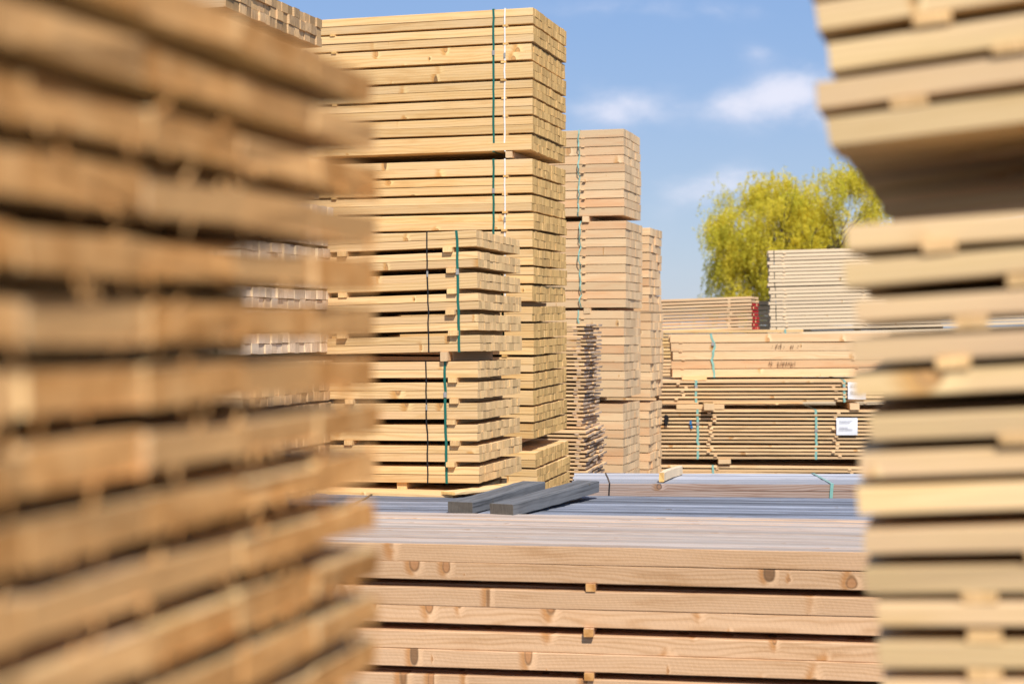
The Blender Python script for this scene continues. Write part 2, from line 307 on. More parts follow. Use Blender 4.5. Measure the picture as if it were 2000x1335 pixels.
def pack(label, group, top=None, bottom=None, side='R', Ln=4.0, D=.88, n=8, rows=2, bh=.048, gap=.013, bw=.066, yaw=YAW, roll=0.0, pitch=0.0,
         mat='yellow', end='yellow', topm=None, botm=None, stick=(), sw=.04, prot=.0, sjit=.01, endj=.006, yj=.003, bow=.002, ch=.0015, nseg=6,
         straps=(), maxn=96, order='front', rough=0.0, hj=0.0, laym=None, inner=True, cat='timber pack', name='timber_pack', smat=None, xlay=.0, seed=None,
         sagf=None, keep=None, ax=0.0, jg=.0010, send=None, plain_top=0, sskip=0.0, splint=0):
    if seed is not None: random.seed(seed)
    H = n*rows*bh+(n-1)*gap
    Rm = frame(yaw, roll, pitch)
    if top is not None: loc = P(*top) - (Rm @ Vector((ax, 0, H)))
    else: loc = P(*bottom) if not isinstance(bottom, Vector) else bottom
    root = empty(name, Matrix.Translation(loc) @ Rm)
    tag(root, label, cat, group)
    X0, X1 = (-Ln, 0) if side == 'R' else (0, Ln)
    # column boundaries
    ncol = max(1, int(round(D/bw))); bwe = D/ncol
    blist = []
    for i in range(n):
        zb = i*(rows*bh+gap)
        lx, ly = U(-xlay, xlay), U(-yj, yj)
        st = random.getstate()
        for k in range(rows):
            for j in range(ncol):
                e0, e1 = U(-endj, endj), U(-endj, endj)
                dh = U(0, hj); dy = U(-yj, yj)*.6
                y0 = j*bwe+ly+dy+jg; y1 = (j+1)*bwe+ly+dy-jg
                z0 = zb+k*bh+.0004; z1 = zb+(k+1)*bh-.0004-dh
                blist.append((i, k, j, X0+lx+e0, X1+lx+e1, y0, y1, z0, z1))
    if order == 'front': blist.sort(key=lambda b: (b[2], -b[0]))
    elif order == 'top': blist.sort(key=lambda b: (-(b[0] == n-1 and b[1] == rows-1), b[2], -b[0]))
    rest = MB(); cnt = 0
    for (i, k, j, x0, x1, y0, y1, z0, z1) in blist:
        tm = 2 if (topm and i == n-1 and k == rows-1) else 0
        wf = (lambda X, Y, Z, i=i: sagf(X, Y, Z, i)) if sagf else None
        own = cnt < maxn and (keep is None or keep(i, k, j))
        mb = MB() if own else rest
        mb.board(x0, x1, y0, y1, z0, z1, (0, 1, tm), ch, nseg, bow, wf, 0, rough)
        if own and splint:
            for _ in range(splint):
                yq = U(y0+.004, y1-.004); ln = U(.006, .017); b0 = len(mb.v); wq = U(.0008, .0022); dx_ = U(-.004, .006); ds = U(-.008, .008)
                zt = z0+U(.0, .006) if R() < .8 else z1-.001
                sgn = -1 if zt < z1-.004 else 1
                for pt in ((x1-.004, yq-wq, zt), (x1+.0015, yq-wq, zt), (x1+.0015, yq+wq, zt), (x1-.004, yq+wq, zt), (x1+dx_, yq+ds, zt+sgn*ln)):
                    mb.v.append(pt); mb.gc.append((0, pt[1]*3, pt[2]*3)); mb.rn.append(mb.rn[0])
                for q in ((b0, b0+1, b0+4), (b0+1, b0+2, b0+4), (b0+2, b0+3, b0+4), (b0+3, b0, b0+4), (b0+3, b0+2, b0+1, b0)):
                    mb.f.append(q); mb.m.append(1)
        if own:
            cnt += 1
            if tm and j > 0:
                mb.m = [2 if q == 0 else q for q in mb.m]
            mats = [W[mat], E['rose' if i >= n-plain_top else end]] + ([W[topm]] if topm else [])
            mb.build('board', mats, root)
    if rest.v:
        o = rest.build('board', [W[mat], E[end]] + ([W[topm]] if topm else []), root); o['kind'] = 'stuff'
    # stickers between the layers
    sm = smat or mat
    for i in range(n-1):
        z0 = (i+1)*rows*bh+i*gap
        if gap < .004: break
        for sx in stick:
            if sskip and sx < .3 and R() < sskip: continue
            x = sx+U(-sjit, sjit); pr = U(.2, 1)*prot
            mb = MB(); zz = (z0-.0003, z0+gap+.0003)
            wf = (lambda X, Y, Z, i=i: sagf(Y, X, Z, i)) if sagf else None
            mb.board(-pr, D-.004, x-sw/2, x+sw/2, z0-.0003, z0+gap+.0003, (0, 1, 0), .001, 2, 0, None, 1, rough*.6)
            mb.build('sticker', [W[sm], E[send or (end if end != 'red' else 'rose')]], root)
    # straps
    for spn in straps:
        x, c, wd = spn[:3]; loose = spn[3] if len(spn) > 3 else 0.0; wig = spn[4] if len(spn) > 4 else .002
        o_ = .002; pth = []
        nz_ = max(6, n*2)
        for q in range(nz_+1):
            t = q/nz_; zt = H+o_ - (H+2*o_)*t
            lo = -o_-loose*abs(math.sin(t*math.pi*(3.5)))*U(.3, 1) if 0 < q < nz_ else -o_
            pth.append((lo, zt))
        pth.append((D*.5, -o_)); pth.append((D+o_, -o_)); pth.append((D+o_, H*.5)); pth.append((D+o_, H+o_)); pth.append((D*.5, H+o_))
        mb = MB(); mb.band(pth, x, wd, .0012, wig); so_ = mb.build('strap', [MS[c]], root)
        bz = H*U(.55, .8); mb = MB(); mb.board(x-wd*.62, x+wd*.62, -o_-loose-.0045, -o_-loose-.0022, bz-.016, bz+.016, (0, 0, 0), .0004, 1)
        if loose < .01: mb.build('buckle', [steel], so_)
    root['H'] = H
    return root, Matrix.Translation(loc) @ Rm, H

def beam(name, label, cat, M4, x0, x1, y0, y1, z0, z1, mat, end, group=None, axis=1, ch=.002, rough=.001, bow=.002, nseg=6):
    mb = MB(); mb.board(x0, x1, y0, y1, z0, z1, (0, 1, 0), ch, nseg, bow, None, axis, rough)
    o = mb.build(name, [W[mat], E[end]]); o.matrix_world = M4
    return tag(o, label, cat, group)

# ------------------------------------------------------------------ ground
def ground():
    m, nt = newmat('yard_asphalt')
    t = N(nt, 'ShaderNodeTexCoord')
    n = N(nt, 'ShaderNodeTexNoise', inp={'Scale': .6, 'Detail': 8.0, 'Roughness': .7}); L(nt, t.outputs['Object'], n.inputs[0])
    n2 = N(nt, 'ShaderNodeTexNoise', inp={'Scale': 90, 'Detail': 4.0}); L(nt, t.outputs['Object'], n2.inputs[0])
    c = MIX(nt, n.outputs[0], (.09, .085, .08), (.20, .185, .165)); c = MIX(nt, SM(nt, n2.outputs[0], .4, .7), c, (.16, .15, .14))
    finish(nt, c, .9, n2.outputs[0], .5, .006)
    s = 900
    me = bpy.data.meshes.new('ground'); me.from_pydata([(-s, -60, 0), (s, -60, 0), (s, 1600, 0), (-s, 1600, 0)], [], [(0, 1, 2, 3)]); me.materials.append(m)
    o = bpy.data.objects.new('ground', me); C.objects.link(o); tag(o, kind='structure')
ground()

# ------------------------------------------------------------------ A: near left pack (saw cut ends, out of focus)
random.seed(11)
nA = 45
farc = P(735, 0, 1.5); ZA = P(735, 141, 1.5).z
RmA = frame(YAW, 0, 0); DA = 1.02
locA = Vector((farc.x, farc.y, 0)) - (RmA @ Vector((0, DA, 0)))
HA = nA*.0290+(nA-1)*.0161
locA.z = ZA-HA
gA = 'boards stacked close to the camera'
pack('blurred pack of rough orange brown board ends close to the camera at the left', None, bottom=locA, Ln=1.3, D=DA, n=nA, rows=1,
     bh=.0290, gap=.0161, bw=.146, mat='near', end='near', stick=(-.172, -.66, -1.15), sw=.035, endj=.0015, yj=.004, xlay=.002, bow=.0018, rough=.0020, splint=5, hj=.004, jg=.0002, nseg=12,
     maxn=99, order='none', keep=lambda i, k, j: i >= nA-16, cat='board pack', name='board_pack', seed=12, sjit=.02)

# ------------------------------------------------------------------ B: near right packs
nB = 44
rootB, MB4, HB = pack('blurred lower pack of stickered boards close to the camera at the right', None, top=(1652, 430, 1.8), side='L', Ln=1.6, D=1.0, n=nB, rows=1,
     bh=.0315, gap=.0125, bw=.143, roll=-.060, mat='near', end='mid', stick=(.155, .75, 1.4), sskip=.25, sw=.038, sjit=.08, prot=.004, endj=.006, xlay=.010, yj=.004, bow=.005, rough=.0012, hj=.004,
     maxn=99, order='front', keep=lambda i, k, j: i >= nB-14, cat='board pack', name='board_pack', seed=21)
rootB2, MB5, HB2 = pack('blurred upper pack at the right whose shaded underside overhangs the gap', None, bottom=(1618, 289, 1.8), side='L', Ln=1.6, D=1.5, n=9, rows=1,
     bh=.0345, gap=.0105, bw=.143, roll=-.10, mat='near', end='mid', stick=(.15, .8, 1.4), sw=.042, sjit=.06, prot=.005, endj=.006, xlay=.008, yj=.003, bow=.004, rough=.0012, hj=.004,
     maxn=99, order='front', cat='board pack', name='board_pack', seed=22)
beam('bearer', 'square bearer lifting the blurred upper board pack at the right', 'bearer', MB4, .01, .98, .42, .51, HB+.001, HB+.082, 'near', 'mid')

# ------------------------------------------------------------------ C: tall yellow tower
gC = 'packs of the tall yellow tower'
ca = [
 ('top pack of the tall yellow tower, with a dark green and a white strap', (1040, 14, 10.2), 0.0, 0.0, 8, 31),
 ('second pack from the top of the tall yellow tower, paler patch on one end', (1040, 309, 10.2), 0.0, .008, 8, 32),
 ('third pack from the top of the tall yellow tower, beside the thin board pack', (1041, 599, 10.2), .0, .018, 8, 33),
 ('lowest visible pack of the tall yellow tower, just behind the grey timbers', (1047, 884, 10.15), .0, .026, 7, 34)]
for idx, (lb, tp, rl, pt, nn, sd_) in enumerate(ca):
    pt2 = (.105 if idx < 2 else .096)
    root, M4, H = pack(lb, gC, top=tp, Ln=4.6, D=.87, n=nn, rows=2, bh=pt2/2, gap=.0132, bw=.054, roll=rl, pitch=pt, mat='yellow', end='yellow',
         stick=(-.19, -1.4, -2.9, -4.3) if idx < 2 else (-.19, -1.4, -2.9, -4.3), sw=.035, sjit=.008, prot=.012, endj=.0022, xlay=.006, bow=.003, nseg=8, maxn=98,
         straps=((-.265, 'green', .014, .001, .002), (-.188, 'white', .010, .002, .0025)) if idx < 2 else (), seed=sd_, hj=.002)
    if idx < 3:
        words = ['top and second', 'second and third', 'third and lowest visible'][idx]
        hgt = (.040, .030, .042)[idx]
        for q, bx in enumerate((-.16, -2.6)):
            random.seed(90+idx*5+q)
            if q == 1: lab = 'shaded left bearer between %s packs of the yellow tower' % words
            else: lab = 'bearer block between the %s packs of the tall yellow tower' % words
            beam('bearer', lab, 'bearer', M4, -.004, .85, bx-.022, bx+.022, -hgt-.004, -.002, 'rose', 'rose', 'bearers in the tall yellow tower')

# loose white board sticking out above third pack
# ------------------------------------------------------------------ E: middle tower
gE = 'packs of the lower tower in front of the tall yellow one'
STK = (-.19, -.92)
root, ME1, HE = pack('upper pack of the shorter tower, six double layers, green strap left of its corner', gE, top=(933, 449, 8.85), Ln=3.6, D=.87, n=6, rows=2, bh=.0456, gap=.0275, bw=.058,
     roll=-.026, pitch=-.010, mat='mid', end='mid', stick=(-.165, -.83, -2.1, -3.3), sw=.054, sjit=.012, prot=.034, endj=.0025, xlay=.01, bow=.0025, ch=.0018, nseg=10, maxn=98,
     straps=((-.125, 'green', .015, .001, .003), (-.305, 'black', .008, .001, .004)), seed=41, hj=.002)
root, ME2, HE2 = pack('lower pack of the shorter tower, resting just above the grey deck of boards', gE, top=(932, 705, 8.85), Ln=3.6, D=.87, n=6, rows=2, bh=.0462, gap=.0270, bw=.058,
     roll=-.016, pitch=-.006, mat='mid', end='mid', stick=(-.145, -.78, -2.1, -3.3), sw=.050, sjit=.016, prot=.030, endj=.0025, xlay=.01, bow=.0025, ch=.0018, nseg=10, maxn=98,
     straps=((-.192, 'green', .015, .001, .003), (-.305, 'black', .008, .001, .004)), seed=42, hj=.002)
gbe = 'bearers of the shorter tower'
beam('bearer', 'pinkish bearer between the two packs of the shorter tower', 'bearer', ME1, -.02, .85, -.232, -.19, -.054, -.002, 'rose', 'rose', gbe)
beam('bearer', 'shaded bearer between the two packs of the shorter tower, behind the blurred boards', 'bearer', ME1, -.02, .85, -2.2, -2.15, -.058, -.002, 'rose', 'rose', gbe)

# ------------------------------------------------------------------ front piles
ZP = -.925
def at(X, Y, Z): return Vector((X, Y, CAMZ+Z))
# P1 front pile
YAW1 = 8.6
Rm1 = frame(YAW1, 0, 0)
nP1 = 5
hP1, gP1 = .0775, .032
HP1 = nP1*2*hP1+(nP1-1)*gP1
l1 = P(1153, 1067.5, 6.6)   # top front edge here
corner = l1 - (Rm1 @ Vector((1.25, 0, HP1)))
print('P1 top', l1.z, 'base', l1.z-HP1)
pack('long front pile of pinkish beams with bleached top boards, nearest low pile', None, bottom=corner, side='L', Ln=3.9, D=1.13, n=nP1, rows=2, bh=hP1, gap=gP1, bw=.087, jg=.0022, send='near', yaw=YAW1, roll=.0,
     mat='pink', end='mid', topm='weather', stick=(.12, 1.25, 2.6, 3.75), sw=.041, sjit=.006, prot=.03, endj=.02, bow=.0035, ch=.003, nseg=40, maxn=98, seed=51, rough=.0007, hj=.001, yj=.004)

W['palegrey'] = wood('pale_grey_weathered_board', (.36, .35, .375), (.20, .19, .20), (.42, .415, .45), knotc=(.08, .06, .06), ring=.4, tone=.5, altamt=.7, knotr=.05, stain=.5, fibre=.6, gray=(.39, .40, .45))
# P2 grey deck
root, MP2, HP2 = pack('grey weathered deck of boards behind the front pile, under the dark timbers', None, top=(1000, 1006.0, 7.83), ax=1.6, side='L', Ln=4.4, D=.99, n=9, rows=2, bh=.042, gap=.012, bw=.058, jg=.0018, yaw=6.0,
     mat='greyside', end='rough', topm='grey', stick=(.4, 1.8, 3.2), endj=.01, yj=.004, bow=.003, ch=.004, nseg=24, maxn=98, order='top', seed=52, rough=.001, hj=.004)
# strap lying across the deck
mb = MB(); pth = [(-.004, HP2-.25), (-.004, HP2+.004), (.3, HP2+.006), (.65, HP2+.005), (.985, HP2+.004), (.992, HP2-.2)]
mb.band(pth, .72, .012, .0015, .012, 0, False); o = mb.build('strap', [MS['black']], root)
# P4 pile under the short tower
root, MP4, HP4 = pack('low pile of fresh boards supporting the shorter tower, mostly in its shade', None, top=(884, 966.5, 8.66), Ln=3.4, D=1.02, n=9, rows=2, bh=.044, gap=.011, bw=.10,
     mat='mid', end='mid', stick=(-.3, -1.8, -3.0), endj=.01, nseg=6, maxn=60, order='top', seed=53)
for q, bx in enumerate((-.12, -2.2)):
    random.seed(60+q)
    beam('bearer', ('bearer under the lower pack of the shorter tower, close to its right corner', 'bearer under the lower pack of the shorter tower, deep at its left')[q], 'bearer', ME2, .02, .85, bx-.35-.03, bx-.35+.03, -.060, -.002, 'mid', 'mid', gbe)
# P3 far grey pile
root, MP3, HP3 = pack('far low pile with pale grey top and knotty greying side, one mint strap', None, top=(1122, 943.5, 8.87), side='L', Ln=3.4, D=.64, n=8, rows=2, bh=.0415, gap=.030, bw=.08, jg=.0025, yaw=1.5,
     mat='greyside', end='rough', topm='palegrey', stick=(.4, 1.6, 2.9), endj=.02, yj=.003, bow=.002, ch=.003, nseg=16, maxn=98, order='top', seed=54, rough=.0008, hj=.002,
     straps=((.198, 'black', .007, .001, .004), (1.45, 'mint', .018, .001, .004)))
# dark loose timbers
def lay(name, label, a, b, wd, h, mat, end, cat='timber', group=None, seed=1, rough=.0015):
    """timber whose near front-left lower corner is a, running to b (world), width wd to the right"""
    random.seed(seed)
    d = (b-a); ln = d.length; xa = d.normalized(); up = Vector((0, 0, 1)); ya = up.cross(xa).normalized(); za = xa.cross(ya)
    M4 = Matrix((xa, ya, za)).transposed().to_4x4(); M4.translation = a
    mb = MB(); mb.board(0, ln, -wd, 0, 0, h, (0, 1, 0), .003, 14, .004, None, 0, rough)
    o = mb.build(name, [W[mat], E[end]]); o.matrix_world = M4
    return tag(o, label, cat, group)
gt = 'dark timbers lying on the grey deck'
a = P(875, 998.5, 7.92); a.z = P(0, 1006.0, 7.83).z+.004
lay('timber', 'dark grey squared timber nearer the shorter tower, lying on the grey deck', a, a+Vector((.385, .88, .014)), .137, .058, 'timber', 'timber', group=gt, seed=3)
a = P(957, 1006, 7.80); a.z = P(0, 1006.0, 7.83).z+.004
lay('timber', 'dark grey squared timber lying further right, its far end beside the black strap', a, a+Vector((.475, .88, .030)), .132, .060, 'timber', 'timber', group=gt, seed=4)
a = P(862, 966.5, 8.68); a.z = P(884, 966.5, 8.66).z+.003
lay('plank', 'thin pale plank poking out beneath the shorter tower beside the dark timbers', a, a+Vector((.47, .60, 0)), .10, .018, 'yellow', 'yellow', 'plank', seed=6)
# pale block on P3
a = P(1287, 942, 8.92); a.z = P(1122, 943.5, 8.87).z+.003
lay('timber', 'short pale offcut standing on edge on the far grey pile', a, a+Vector((.16, .50, .0)), .030, .054, 'cream', 'yellow', 'offcut', seed=5)

# ------------------------------------------------------------------ D: back left tower
XD = -1.377; YD = 8.0
gD = 'packs of the tower behind the blurred left pack'
for (lb, zb, nn, rw, sx, em, sd_, mt, oz) in (
    ('topmost thin pack with rough weathered ends above the blurred boards', 1.64, 1, 3, -.085, 'rough', 61, 'plank', 0),
    ('rough ended pack just below the topmost one, mostly behind the blurred boards', .752, 7, 2, -.095, 'rough', 62, 'plank', 0),
    ('pack with grey white saw marked ends seen through the gaps of the blurred boards', -.138, 7, 2, -.02, 'white', 63, 'cream', 0),
    ('pack with brown streaked rough ends seen low through the gaps of the blurred boards', -1.028, 7, 2, .0, 'rough', 64, 'plank', 0),
    ('bottom pack of the tower behind the blurred boards, standing on the ground', -1.79, 6, 2, .01, 'rough', 65, 'plank', 0)):
    pack(lb, gD, bottom=Vector((XD+sx, YD-.02*0, CAMZ+zb)), Ln=2.6, D=1.21, n=nn, rows=rw, bh=.0545, gap=.013, bw=.075, mat=mt, end=em,
         stick=(-.45, -1.3, -2.3), endj=.009, yj=.004, xlay=.006, bow=.003, nseg=5, maxn=90, seed=sd_, hj=.003, rough=.0008,
         straps=((-.13, 'green', .02, .001, .003),) if sd_ == 63 else ())
    if zb > -1.5:
        beam('bearer', {61: 'bearer beneath the topmost thin rough ended pack', 62: 'bearer beneath the second rough ended pack at upper left', 63: 'bearer beneath the pack with grey white ends', 64: 'bearer beneath the brown streaked pack at low left'}[sd_],
             'bearer', Matrix.Translation((XD+sx, YD, CAMZ+zb)) @ frame(YAW, 0, 0), .02, 1.19, -.50, -.42, -.034, -.001, 'plank', 'rough', 'bearers of the tower behind the blurred boards')

# ------------------------------------------------------------------ G: thin stickered packs between the towers
gG = 'narrow packs of thin boards beside the tall yellow tower'
pack('narrow upper pack of thin brown ended boards right of the tall yellow tower', gG, top=(1142, 632, 11.6), Ln=2.0, D=.52, n=27, rows=1, bh=.0172, gap=.0120, bw=.13, mat='plank', end='thin',
     stick=(-.06, -.9), sw=.03, sjit=.02, endj=.010, xlay=.016, yj=.004, bow=.002, nseg=6, maxn=98, seed=71, rough=.001, hj=.003)
pack('narrow lower pack of thin brown ended boards, behind the dark timbers', gG, top=(1144, 842, 11.5), Ln=2.0, D=.62, n=32, rows=1, bh=.0172, gap=.0120, bw=.125, mat='plank', end='thin', pitch=.03,
     stick=(-.06, -.9), sw=.03, sjit=.02, endj=.012, xlay=.016, yj=.006, bow=.002, nseg=6, maxn=98, seed=72, rough=.001, hj=.003)

# ------------------------------------------------------------------ F: rosy towers
gF = 'packs of the rosy tower right of the tall yellow one'
fm = []
for (lb, tp, nn, sd_, loose) in (
    ('highest pack of the rosy tower, alone against the sky', (1219, 251, 13.5), 10, 81, .03),
    ('second pack down the rosy tower, its loose strap throwing zigzag shadows', (1222, 431, 13.5), 10, 82, .04),
    ('third pack down the rosy tower, behind the narrow thin board pack', (1219, 606, 13.5), 10, 83, .02),
    ('bottom pack of the rosy tower, rising behind the far grey pile', (1217, 789, 13.5), 14, 84, 0)):
    root, M4, H = pack(lb, gF, top=tp, Ln=3.0, D=.70, n=nn, rows=1, bh=.0712, gap=.0040, bw=.10, mat='rose', end='rose', stick=(-.36, -1.6, -2.8), sw=.03, sjit=.01, prot=.02,
         endj=.003, yj=.003, xlay=.004, bow=.0025, nseg=8, maxn=98, seed=sd_, hj=.002, straps=((-.40, 'mint', .011, loose*1.6, .010),) if loose else ())
    if loose:
        random.seed(sd_+5)
        wd_ = {81: 'highest and second', 82: 'second and third', 83: 'third and bottom'}[sd_]
        g_ = .052
        beam('bearer', 'bearer between the %s packs of the rosy tower' % wd_, 'bearer', M4, -.01, .68, -.37, -.31, -g_, -.002, 'rose', 'rose', 'bearers of the rosy tower')
gF2 = 'packs of the tower tucked behind the rosy one'
for (lb, tp, nn, sd_) in (
    ('upper pack tucked behind the rosy tower at its right, uneven board ends', (1268, 444, 14.4), 10, 86),
    ('middle pack tucked behind the rosy tower at its right', (1271, 612, 14.4), 10, 87),
    ('lower pack tucked behind the rosy tower, mostly hidden by low boards', (1268, 786, 14.4), 13, 88)):
    pack(lb, gF2, top=tp, Ln=2.6, D=.58, n=nn, rows=1, bh=.0735, gap=.0040, bw=.115, mat='rose', end='rose', stick=(-.36, -1.6), sw=.03,
         endj=.009, yj=.003, xlay=.006, bow=.003, nseg=4, maxn=80, seed=sd_, hj=.003)

# ------------------------------------------------------------------ right background
def paper_tag(root, x, z, wd, h, y=-.012):
    mb = MB(); n = 6
    b = 0
    for i in range(n+1):
        t = i/n
        for (dy) in (0, .0015):
            for s_ in (0, 1):
                mb.v.append((x+wd*s_, y-.010*math.sin(t*math.pi)*(.5+.5*s_)+dy-.002*t, z-h*t)); mb.gc.append((0, 0, 0)); mb.rn.append((.5, .5, .5))
    for i in range(n):
        q = i*4
        mb.f += [(q, q+4, q+5, q+1), (q+2, q+3, q+7, q+6), (q, q+2, q+6, q+4), (q+1, q+5, q+7, q+3)]; mb.m += [0]*4
    mb.f += [(0, 1, 3, 2), (n*4, n*4+2, n*4+3, n*4+1)]; mb.m += [0, 0]
    o = mb.build('paper_label', [paper], root)
    k = MB()
    for r_ in range(4):
        t = .16+.11*r_+(.18 if r_ > 1 else 0)
        zz = z-h*t; ww = wd*U(.35, .75)
        yq = y-.0145-.0030
        k.board(x+wd*.12, x+wd*.12+ww, yq-.001, yq, zz-.0018, zz+.0018, (0, 0, 0), .0001, 1)
    k.build('print', [ink], o)
def spot(root, x, y, z, wd, h, mat, name='paint_mark'):
    mb = MB(); n = 14; b = 0
    for (yy_) in (y, y-.003):
        for i in range(n):
            a_ = 2*math.pi*i/n; rr = U(.7, 1.1)
            mb.v.append((x+math.cos(a_)*wd*rr, yy_, z+math.sin(a_)*h*rr)); mb.gc.append((0, 0, 0)); mb.rn.append((.5, .5, .5))
    mb.f.append(tuple(range(n, 2*n))); mb.m.append(0); mb.f.append(tuple(reversed(range(n)))); mb.m.append(0)
    for i in range(n):
        j = (i+1) % n; mb.f.append((i, j, n+j, n+i)); mb.m.append(0)
    mb.build(name, [mat], root)
def rag(a, b):   # nothing but a seeded helper
    return U(a, b)
YH = 15.2; S_ = FPX/YH
rH, MH, HH = pack('wide pack of thin stickered boards with black paint mark, two mint straps and paper label', None, top=(1281, 800, YH), side='L', Ln=3.9, D=1.1, n=13, rows=1, bh=.0232, gap=.0143, bw=.16, yaw=4, roll=-.003,
     mat='plank', end='rose', stick=(.55, 1.75, 2.9), sw=.032, sjit=.05, prot=.02, endj=.02, xlay=.02, yj=.008, bow=.004, nseg=14, maxn=98, seed=101, rough=.001, hj=.004,
     straps=((.405, 'mint', .022, .001, .006), (1.54, 'mint', .022, .001, .006)))
paper_tag(rH, 1.73, HH-.075, .20, .165, -.02)
spot(rH, .10, -.0135, HH-.10, .024, .060, blackp); spot(rH, .335, -.0135, HH-.125, .012, .026, blue); spot(rH, .345, -.0135, HH-.165, .013, .016, blue)
gL = 'low thin board packs at the right background'
pack('sagging bottom pack of thin boards under the wide stickered pack, behind the far grey pile', None, top=(1275, 908, YH), side='L', Ln=3.9, D=1.1, n=12, rows=1, bh=.026, gap=.011, bw=.16, yaw=4,
     mat='plank', end='rose', stick=(.6, 1.9, 3.2), sw=.03, sjit=.04, endj=.05, xlay=.03, yj=.01, bow=.012, nseg=14, maxn=98, seed=102, rough=.001, hj=.004,
     straps=((.58, 'mint', .02, .001, .004),))
random.seed(200)
beam('bearer', 'pale bearer in the dark gap under the wide stickered pack', 'bearer', MH, -.03, 1.05, .60, .72, -.046, -.002, 'yellow', 'rose', 'bearers in the right background')
beam('bearer', 'bearer under the wide stickered pack, hidden behind the blurred right boards', 'bearer', MH, -.03, 1.05, 3.1, 3.22, -.046, -.002, 'yellow', 'rose', 'bearers in the right background')
pack('shadowed pack of ragged thin boards poking out left behind the wide stickered pack', None, top=(1241, 797, 16.6), side='L', Ln=2.6, D=.9, n=24, rows=1, bh=.027, gap=.014, bw=.15, yaw=4,
     mat='plank', end='thin', stick=(.45, 1.5), sw=.04, sjit=.06, endj=.03, xlay=.06, yj=.01, bow=.006, nseg=6, maxn=98, seed=103, rough=.002, hj=.005)
rI, MI, HI = pack('five layer pack of thin boards with paper label, between two mint straps', None, top=(1284, 743, YH+.05), side='L', Ln=3.8, D=1.05, n=6, rows=1, bh=.0245, gap=.0130, bw=.15, yaw=4, roll=-.006,
     mat='plank', end='rose', stick=(.22, 1.75, 3.0), sw=.03, sjit=.06, prot=.01, endj=.03, xlay=.02, yj=.012, bow=.004, nseg=14, maxn=98, seed=104, rough=.001, hj=.003,
     straps=((.375, 'mint', .022, .001, .006), (1.80, 'mint', .022, .001, .006)))
paper_tag(rI, 1.83, HI-.02, .17, .165, -.024)
random.seed(201)
beam('bearer', 'pale block squeezed above the wide stickered pack near its left strap', 'bearer', MH, -.10, .98, .46, .56, HH+.003, HH+.066, 'yellow', 'rose', 'bearers in the right background')
mb = MB(); mb.board(.20, .66, .00, .075, HH+.006, HH+.05, (0, 1, 0), .002, 6, .002)
o = mb.build('bearer', [W['plank'], E['rose']]); o.matrix_world = MH @ Matrix.Translation((0, 0, .0)); tag(o, 'short beam lying lengthwise on the front edge of the wide stickered pack', 'beam')
beam('bearer', 'block above the wide stickered pack, right of its paper label', 'bearer', MH, -.02, .98, 1.86, 1.95, HH+.003, HH+.066, 'rose', 'rose', 'bearers in the right background')
rJ, MJ, HJ = pack('pack of five wide knotty planks with faint stamped marks, above the thin board packs', None, top=(1309, 653, YH+.35), side='L', Ln=3.6, D=.95, n=5, rows=1, bh=.0815, gap=.0045, bw=.19, yaw=6, roll=-.008,
     mat='rose', end='rose', stick=(.12, 1.8, 3.0), sw=.03, sjit=.03, prot=.012, endj=.018, xlay=.01, yj=.006, bow=.003, nseg=12, maxn=98, seed=105, rough=.0008, hj=.003,
     straps=((.42, 'mint', .022, .006, .02),))
# faint stamped marks on two planks (rows of short black strokes)
random.seed(77)
mk = MB()
for (lx, lz) in ((1.0, HJ-.125), (.97, HJ-.30)):
    for q in range(16):
        xx = lx+q*.0165+U(-.003, .003)
        if R() < .2: continue
        mk.board(xx, xx+U(.003, .009), -.0115, -.0085, lz+U(-.02, .0), lz+U(.005, .03), (0, 0, 0), .0001, 1)
mk.build('stamp', [plain('faded_stamp', (.20, .12, .07), .8, .1)], rJ)
random.seed(202)
mb = MB(); mb.board(.22, .46, -.14, -.04, .0, .045, (0, 1, 0), .002, 4, .002)
o = mb.build('offcut', [W['yellow'], E['rose']]); o.matrix_world = MI @ Matrix.Translation((0.02, .16, HI+.002)); tag(o, 'pale yellow offcut lying on the five layer pack in front of the knotty planks', 'offcut')
# K: red ended pack and what it stands on
pack('pack of pinkish boards with red painted ends in front of the tree', None, top=(1467, 578, 17.4), Ln=3.0, D=.62, n=10, rows=1, bh=.0285, gap=.0095, bw=.16, jg=.0, plain_top=2, roll=-.032, mat='rose', end='red',
     stick=(-.25, -1.3, -2.3), sw=.03, sjit=.02, endj=.008, yj=.004, bow=.002, nseg=8, maxn=98, seed=111, rough=.0008, hj=.002)
pack('yellowish pack of thin boards under the red ended pack', None, top=(1566, 643, 17.3), Ln=3.6, D=.98, n=8, rows=1, bh=.030, gap=.009, bw=.16, roll=-.010, yaw=10, mat='yellow', end='rose',
     stick=(-.25, -1.6, -3.0), sw=.03, sjit=.03, endj=.02, xlay=.02, yj=.006, bow=.003, nseg=10, maxn=98, seed=112, hj=.003, straps=((-.18, 'mint', .02, .001, .003),))
pack('bottom pack under the red ended stack, a sliver left of the knotty planks', None, top=(1566, 700, 17.3), Ln=3.6, D=.98, n=37, rows=1, bh=.030, gap=.009, bw=.24, yaw=10, roll=-.01, mat='plank', end='rose',
     stick=(-.25, -3.0), sw=.03, sjit=.03, endj=.02, xlay=.02, yj=.006, bow=.003, nseg=4, maxn=40, seed=113)
